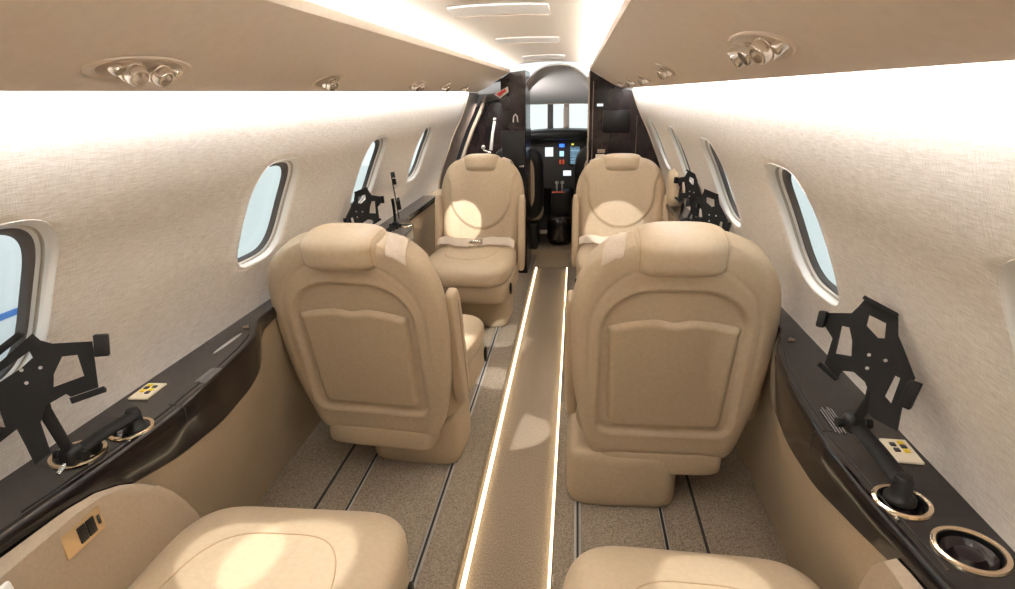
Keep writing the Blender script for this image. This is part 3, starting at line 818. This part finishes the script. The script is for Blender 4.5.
# ---------------------------------------------------------------- overhead units
def valz(x): return smooth_tab(VTAB[1:], x)
def psu(s, x, y, n, label, ln):
    e = empty('overhead_unit', (s*x, y, valz(x)))
    sl = (valz(x+.01)-valz(x-.01))/.02
    ang = math.atan(sl)
    T = Matrix.Rotation(-s*ang if s > 0 else -ang*s, 4, 'Y')
    m = MB(); m.lathe([(1.0, -.0), (.97, -.0022), (.90, -.0018), (.80, -.0008), (.0, -.0006)], 40, T @ Matrix.Diagonal((.030, ln/2, 1, 1))); m.build('bezel', M['valance'], e)
    m = MB(); m.lathe([(1.0, -.0008), (.9, -.0030), (.0, -.0012)], 40, T @ Matrix.Diagonal((.024, ln/2*.80, 1, 1))); m.build('recess_cup', M['recess'], e)
    for k in range(n):
        yy = (k-(n-1)/2)*.046
        tilt = Matrix.Rotation(R(22)*s, 4, 'Y') @ Matrix.Rotation(R(-14 + 10*k), 4, 'X')
        T2 = T @ Matrix.Translation((0, yy, 0)) @ tilt
        big = 1 if k % 2 == 0 or n < 3 else .85
        m = MB(); m.lathe([(.0165*big, .008), (.0165*big, -.005), (.0155*big, -.008), (.0155*big, -.010)], 28, T2); o = m.build('air_nozzle', M['chrome'], e)
        m = MB(); m.lathe([(.0135*big, -.009), (.0130*big, -.019), (.0115*big, -.021), (.0090*big, -.021), (.0085*big, -.013), (.0, -.012)], 28, T2); m.build('nozzle_tip', M['chrome'], o)
    for yy in (-(n/2+.25)*.044, (n/2+.25)*.044) if n > 1 else ():
        m = MB(); m.lathe([(.008, .004), (.008, -.008), (.006, -.011), (.0, -.011)], 18, T @ Matrix.Translation((.004, yy, 0)) @ Matrix.Rotation(R(20)*s, 4, 'Y')); m.build('reading_light', M['chrome'], e)
    tag(e, label, 'overhead unit', 'overhead air nozzle units'); return e
psu(-1, .383, .745, 2, 'nearest chrome air nozzle pair in the left overhead panel', .19)
psu(-1, .392, 1.36, 1, 'second chrome nozzle from the camera in the left overhead panel', .13)
psu(-1, .392, 2.14, 2, 'small chrome nozzle pair midway along the left overhead panel', .15)
psu(-1, .395, 2.62, 1, 'fourth small chrome nozzle from the camera, left overhead panel', .09)
psu(-1, .395, 3.10, 1, 'farthest small chrome nozzle in the left overhead panel', .09)
psu(1, .372, .760, 3, 'nearest chrome air nozzle cluster of three in the right overhead panel', .20)
psu(1, .372, 1.50, 1, 'second chrome nozzle from the camera in the right overhead panel', .13)
psu(1, .385, 2.10, 1, 'third small chrome nozzle from the camera, right overhead panel', .10)
psu(1, .385, 2.60, 1, 'fourth small chrome nozzle from the camera, right overhead panel', .09)
psu(1, .385, 3.15, 1, 'farthest small chrome nozzle in the right overhead panel', .09)

# ---------------------------------------------------------------- forward bulkhead cabinets
def side_poly(s, xin, ztop=1.37, extra=-.004, z0=0.05, xcap=None):
    zs = [z0 + (1.25-z0)*i/24 for i in range(25)]
    out = [(s*xin, z0)]
    for z in zs: out.append((s*min(wallx(z)+extra, xcap or 9), z))
    out += [(s*min(.44, xcap or 9), 1.262), (s*.24, min(ztop, 1.366)), (s*xin, ztop)]
    return out
mxy = Matrix(((1, 0, 0, 0), (0, 0, 1, 0), (0, 1, 0, 0), (0, 0, 0, 1)))
cab = poly_solid('forward_cabinet', [(.242, .05)] + [(wallx(z)-.003, z) for z in [.05+1.19*i/24 for i in range(25)]] + [(.43, 1.258), (.30, 1.327), (.242, 1.362)], [], 3.805, 4.18, M['gloss_black'], None, mxy, .004)
tag(cab, 'tall glossy black cabinet at the right of the cockpit doorway with screen', 'cabinet')
def bxp(name, x0, x1, z0, z1, y0, y1, mat, parent, r=.002):
    return MB().rbox((x0+x1)/2, (y0+y1)/2, (z0+z1)/2, x1-x0, y1-y0, z1-z0, r, 2).build(name, M[mat], parent)
bxp('screen', .325, .492, .995, 1.130, 3.797, 3.806, 'screen_off', cab, .004)
bxp('indicator_light', .288, .325, 1.155, 1.170, 3.799, 3.806, 'disp_white', cab)
bxp('warning_label', .288, .345, .835, .870, 3.800, 3.806, 'cream_pl', cab)
bxp('button_panel', .298, .345, .878, .900, 3.800, 3.806, 'recess', cab)
bxp('door_jamb', .234, .243, .14, 1.35, 3.80, 3.83, 'tan_seal', cab)
bxp('door_line', .262, .266, .30, 1.30, 3.803, 3.806, 'wood_brown', cab, 0)
bxp('door_line', .53, .533, .30, 1.10, 3.803, 3.806, 'wood_brown', cab, 0)
cab2 = poly_solid('forward_cabinet', [(-.147, .05), (-.300, .05), (-.300, 1.325), (-.24, 1.362), (-.147, 1.372)], [], 3.805, 4.18, M['gloss_black'], None, mxy, .004)
tag(cab2, 'narrow glossy black cabinet at the left of the cockpit doorway with drawers', 'cabinet')
bxp('cabinet_door', -.30, -.152, .62, 1.02, 3.796, 3.806, 'black', cab2, .003)
bxp('cabinet_door', -.30, -.152, .10, .61, 3.796, 3.806, 'gloss_black', cab2, .003)
lt = MB(); lt.tube([(-.225, 3.800, 1.07), (-.222, 3.797, 1.105), (-.210, 3.797, 1.118), (-.200, 3.797, 1.105), (-.197, 3.800, 1.07)], .004, 8); lt.build('latch_handle', M['white_pl'], cab2)
bxp('latch', -.19, -.16, .795, .805, 3.790, 3.797, 'chrome', cab2)
# door frame band on the left beyond the liner (brown veneer), tan seal and dark entry
struct(wall_sheet('trim_5', -1, 3.805, 4.25, M['wood_brown'], z0=.0, z1=1.25, th=.02))
struct(wall_sheet('trim_6', -1, 4.45, 4.52, M['tan_seal'], z0=.0, z1=1.25, th=.02, off=-.02))
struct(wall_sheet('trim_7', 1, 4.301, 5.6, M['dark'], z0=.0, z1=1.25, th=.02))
# edge trim where the liner ends
for s, k in ((-1, 8), (1, 9)):
    struct(wall_sheet('trim_%d' % k, s, 3.785, 3.803, M['valance'], z0=.1, z1=1.25, th=.014, off=-.006))
ed = bxp('door_1', -.80, -.02, .05, 1.36, 4.66, 4.70, 'dark', None, .004); ed.data.materials[0] = M['gloss_black']
me_ = poly_solid('door_1', [(-.80, .05), (-.30, .05), (-.30, 1.35), (-.80, 1.35)], [], 4.62, 4.66, M['gloss_black'], None, mxy, .003)
bpy.data.objects.remove(ed); struct(me_)
rod = empty('door_handle', (-.40, 4.4, .85)); rod.parent = None
m = MB(); m.tube([(-.055, 0, 0), (-.04, 0, .11), (-.022, 0, .20)], [.012, .011, .010], 12); m.build('handle_rod', M['steel'], rod)
m = MB(); m.pillow((-.02, 0, .215), (.014, .014, .016), (2, 2), 16, 10); m.build('handle_knob', M['chrome'], rod)
m = MB(); m.pillow((-.11, 0, .02), (.016, .014, .018), (2, 2), 16, 10); m.tube([(-.11, 0, 0), (-.055, 0, -.02)], .008, 8); m.build('handle_pivot', M['chrome'], rod)
tag(rod, 'chrome door handle rod standing in the dark entry at left', 'handle')
# red and white tag hanging below the left overhead panel end
tg = poly_solid('safety_tag', [(0, 0), (.085, .045), (.09, .012), (.035, -.022)], [], -.001, .001, M['white_pl'], None, Matrix.Translation((-.335, 3.76, 1.235)) @ mxy)
tag(tg, 'small red and white tag hanging at the end of the left overhead panel', 'tag')
poly_solid('red_band', [(.012, .004), (.07, .034), (.074, .018), (.036, -.010)], [], -.0022, -.0012, M['red'], tg, Matrix.Translation((-.335, 3.76, 1.235)) @ mxy)
# cockpit
struct(strip_sheet('ceiling', [(-.62+1.24*k/20, 1.395 - .10*abs(-1+2*k/20)**2.5) for k in range(21)], 3.806, 4.92, M['cock_ceil'], th=.01,
       fn=lambda x, z, y: ((-.145 + (x+.62)/1.24*.385) if y < 4.2 else x, z - .235*((y-3.806)/1.114)**1.3)))
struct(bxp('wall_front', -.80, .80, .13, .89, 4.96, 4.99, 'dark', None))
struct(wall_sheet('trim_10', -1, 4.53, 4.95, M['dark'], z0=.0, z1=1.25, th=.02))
# windscreen: frame with centre post, glass panes
ws = empty('window_20', (0, 4.95, 1.04)); struct(ws)
fr = poly_solid('windscreen_frame', [(-.60, -.16), (.72, -.16), (.72, .14), (-.60, .14)], [[(-.50, -.13), (.060, -.13), (.064, .112), (-.48, .112)], [(.110, -.13), (.66, -.13), (.60, .112), (.106, .112)]], -.012, .012, M['tan_seal'], ws, mxy, .004)
poly_solid('windscreen_pane', [(-.49, -.13), (.06, -.13), (.06, .112), (-.49, .112)], [], .0, .004, M['glass'], ws, mxy)
poly_solid('windscreen_pane', [(.110, -.13), (.63, -.13), (.63, .112), (.110, .112)], [], .0, .004, M['glass'], ws, mxy)
bxp('side_post', -.065, -.02, -.13, .112, -.03, .0, 'rubber', ws)
bxp('compass', .062, .108, -.06, .09, -.06, -.03, 'shade', ws, .006)
# instrument panel
ip = empty('instrument_panel', (0, 4.78, .55))
def gp(p, x, y, z): p[2] -= .03*abs(x)**2*(1 if z > 0 else 0); return p
m = MB(); m.pillow((.055, .0, .385), (.42, .15, .040), (4, 3.2), 48, 16, fn=gp); m.build('glareshield', M['black'], ip, angle=None)
m = MB(); m.rbox(.055, .02, .16, .80, .10, .40, .01); m.build('panel_board', M['dark'], ip)
def disp(name, x0, x1, z0, z1, mat): bxp(name, x0, x1, z0, z1, -.040, -.030, mat, ip, .002)
disp('flight_display', -.075, -.012, .215, .285, 'disp_white'); disp('flight_display', .120, .195, .155, .290, 'disp_cyan')
disp('display_bezel', .112, .203, .145, .300, 'black')
disp('radio_display', .035, .075, .285, .310, 'disp_blue'); disp('radio_display', .03, .08, .345, .352, 'disp_blue')
disp('standby_gauge', .038, .072, .215, .255, 'disp_cyan'); disp('annunciator', .036, .052, .155, .19, 'disp_red'); disp('annunciator', .060, .076, .155, .19, 'disp_red')
disp('keypad_display', .068, .130, .065, .105, 'disp_white'); disp('status_light', .13, .148, .300, .312, 'disp_yellow')
tag(ip, 'cockpit instrument panel with lit displays beyond the doorway', 'instrument panel')
cc = empty('centre_console', (.055, 4.55, .13))
m = MB(); m.pillow((.0, -.07, .115), (.100, .12, .115), (4, 3), 40, 20); m.build('console_end', M['gloss_black'], cc, angle=None)
m = MB(); m.rbox(.0, .06, .20, .15, .18, .40, .02, 3); m.build('console_body', M['black'], cc)
m = MB(); m.rbox(-.03, -.01, .42, .012, .012, .07, .003); m.rbox(.01, -.01, .42, .012, .012, .07, .003); m.pillow((-.03, -.01, .46), (.014, .012, .012)); m.pillow((.01, -.01, .46), (.014, .012, .012)); m.build('throttle_lever', M['steel'], cc)
m = MB(); m.rbox(-.02, -.022, .385, .09, .012, .018, .003); m.build('switch_row', M['disp_red'], cc)
tag(cc, 'glossy black centre console on the cockpit floor between the pilot seats', 'console')
def cockpit_seat(x, label, sgn):
    e = empty('cockpit_seat', (x, 4.30, .13))
    m = MB(); m.pillow((0, .0, .50), (.165, .055, .24), (3.5, 3.5), 36, 24); m.build('backrest', M['leather'], e, angle=None)
    m = MB(); m.pillow((0, -.02, .49), (.185, .050, .262), (4, 3.5), 36, 24); m.build('back_frame', M['black'], e, angle=None)
    m = MB(); m.pillow((0, -.068, .50), (.12, .012, .19), (4, 4), 36, 20); m.build('back_panel', M['leather_dark'], e, angle=None)
    m = MB(); m.pillow((0, .01, .83), (.095, .045, .075), (3.5, 3), 32, 16); m.build('headrest', M['black'], e, angle=None)
    m = MB(); m.pillow((0, .18, .25), (.17, .19, .05), (4, 4), 36, 16); m.build('seat_cushion', M['leather'], e, angle=None)
    m = MB(); m.rbox(0, .12, .10, .28, .3, .2, .02); m.build('base', M['black'], e)
    tag(e, label, 'seat')
    return e
cockpit_seat(-.245, 'left cockpit seat with black frame and tan back seen through the doorway', 1)
cockpit_seat(.340, 'right cockpit seat with tan back seen through the doorway', -1)

# ---------------------------------------------------------------- outside: hangar
m = MB(); m.rbox(0, 2, -1.6, 60, 60, .1, 0); struct(m.build('floor', M['hangar_floor'], None, False))
for nm, x, y, sx, sy in (('wall_outer_left', -14, 3, .3, 44), ('wall_outer_right', 14, 3, .3, 44)):
    m = MB(); m.rbox(x, y, 2.4, sx, sy, 8, 0); struct(m.build(nm, M['hangar_white'], None, False))
m = MB(); m.rbox(0, 25, 2.4, 40, .3, 8, 0); struct(m.build('wall_outer_front', M['hangar_white'], None, False))
for nm, x in (('trim_11', -13.8), ('trim_12', 13.8)):
    m = MB(); m.rbox(x, 3, -.9, .1, 44, 1.3, 0); struct(m.build(nm, M['hangar_wall'], None, False))
ac = empty('parked_aircraft', (-6.0, 3.6, -.9))
m = MB(); m.tube([(0, -4.5, .1), (0, -3.8, .1), (0, -2, .1), (0, 2, .1), (0, 4, .1), (0, 5, .0)], [.05, .45, .75, .75, .5, .1], 32); m.build('fuselage', M['ac_white'], ac, angle=None)
m = MB(); m.rbox(.73, 0, .22, .05, 5, .06, .01); m.build('stripe', M['ac_blue'], ac)
m = MB(); m.rbox(1.6, .2, -.25, 3.0, 1.3, .12, .05); m.build('wing', M['ac_white'], ac)
m = MB(); m.tube([(1.2, -2.3, -.1), (1.2, -1.2, -.1), (1.2, 0, -.1)], [.3, .33, .2], 24); m.build('engine', M['ac_blue'], ac)
tag(ac, 'white aircraft with a blue stripe parked outside the nearest left window', 'aircraft')

# ---------------------------------------------------------------- world and lamps
w = bpy.data.worlds.new('world'); scene.world = w; w.use_nodes = True
w.node_tree.nodes['Background'].inputs[0].default_value = (.93, .98, 1, 1); w.node_tree.nodes['Background'].inputs[1].default_value = .9

def lamp(kind, name, loc, target, energy, color=(1, .95, .88), **k):
    l = bpy.data.lights.new(name, kind); l.energy = energy; l.color = color
    for a, v in k.items(): setattr(l, a, v)
    o = bpy.data.objects.new(name, l); COL.objects.link(o); o.location = loc
    o.rotation_euler = (Vector(target)-Vector(loc)).to_track_quat('-Z', 'Y').to_euler(); return o
# spots added to throw the bright patches on seats and floor
SP = [((-.39, .86, 1.25), (-.32, .78, .47), 16, 9), ((-.39, .80, 1.25), (-.43, .78, .47), 14, 7),
      ((-.39, 2.14, 1.25), (-.425, 2.98, .66), 75, 5.5), ((.37, 2.10, 1.25), (.38, 3.02, .60), 45, 8),
      ((.37, .78, 1.25), (.60, 1.38, .58), 5, 6), ((.37, .72, 1.25), (.40, .79, .47), 14, 7),
      ((-.39, 1.36, 1.25), (-.03, 1.98, .0), 70, 4.5), ((-.39, 1.36, 1.25), (-.19, 2.70, .1), 110, 3.5), ((.37, 1.50, 1.25), (-.17, 2.25, .09), 70, 3.5)]
for loc, tg_, en, an in SP:
    lamp('SPOT', 'patch_spot', loc, tg_, en, (1, .97, .92), spot_size=R(an*2), spot_blend=.25, shadow_soft_size=.006)
lamp('AREA', 'entry_fill', (-.42, 4.25, 1.18), (-.45, 4.25, .2), 5, (1, .92, .84), shape='RECTANGLE', size=.12, size_y=.12)  # added fill to brighten the dark entry band
lamp('AREA', 'cockpit_fill', (-.28, 4.32, 1.02), (.25, 4.30, 1.30), 6, (1, .96, .92), shape='RECTANGLE', size=.1, size_y=.1)  # added fill, out of view, lifting the grey ceiling beyond the doorway

# ---------------------------------------------------------------- camera
cam = bpy.data.cameras.new('camera'); co = bpy.data.objects.new('camera', cam); COL.objects.link(co)
cx, cy, cz_ = Vector((.993632, .110732, -.020824)), Vector((-.016121, .322635, .946386)), Vector((-.111513, .940024, -.322366))
mw = Matrix(((cx.x, cy.x, -cz_.x, .166), (cx.y, cy.y, -cz_.y, 0), (cx.z, cy.z, -cz_.z, 1.24), (0, 0, 0, 1)))
co.matrix_world = mw
cam.sensor_width = 36; cam.lens = 590 / 1015 * 36; cam.clip_start = .02; cam.clip_end = 200
scene.camera = co
scene.view_settings.view_transform = 'Standard'
scene.view_settings.exposure = .30
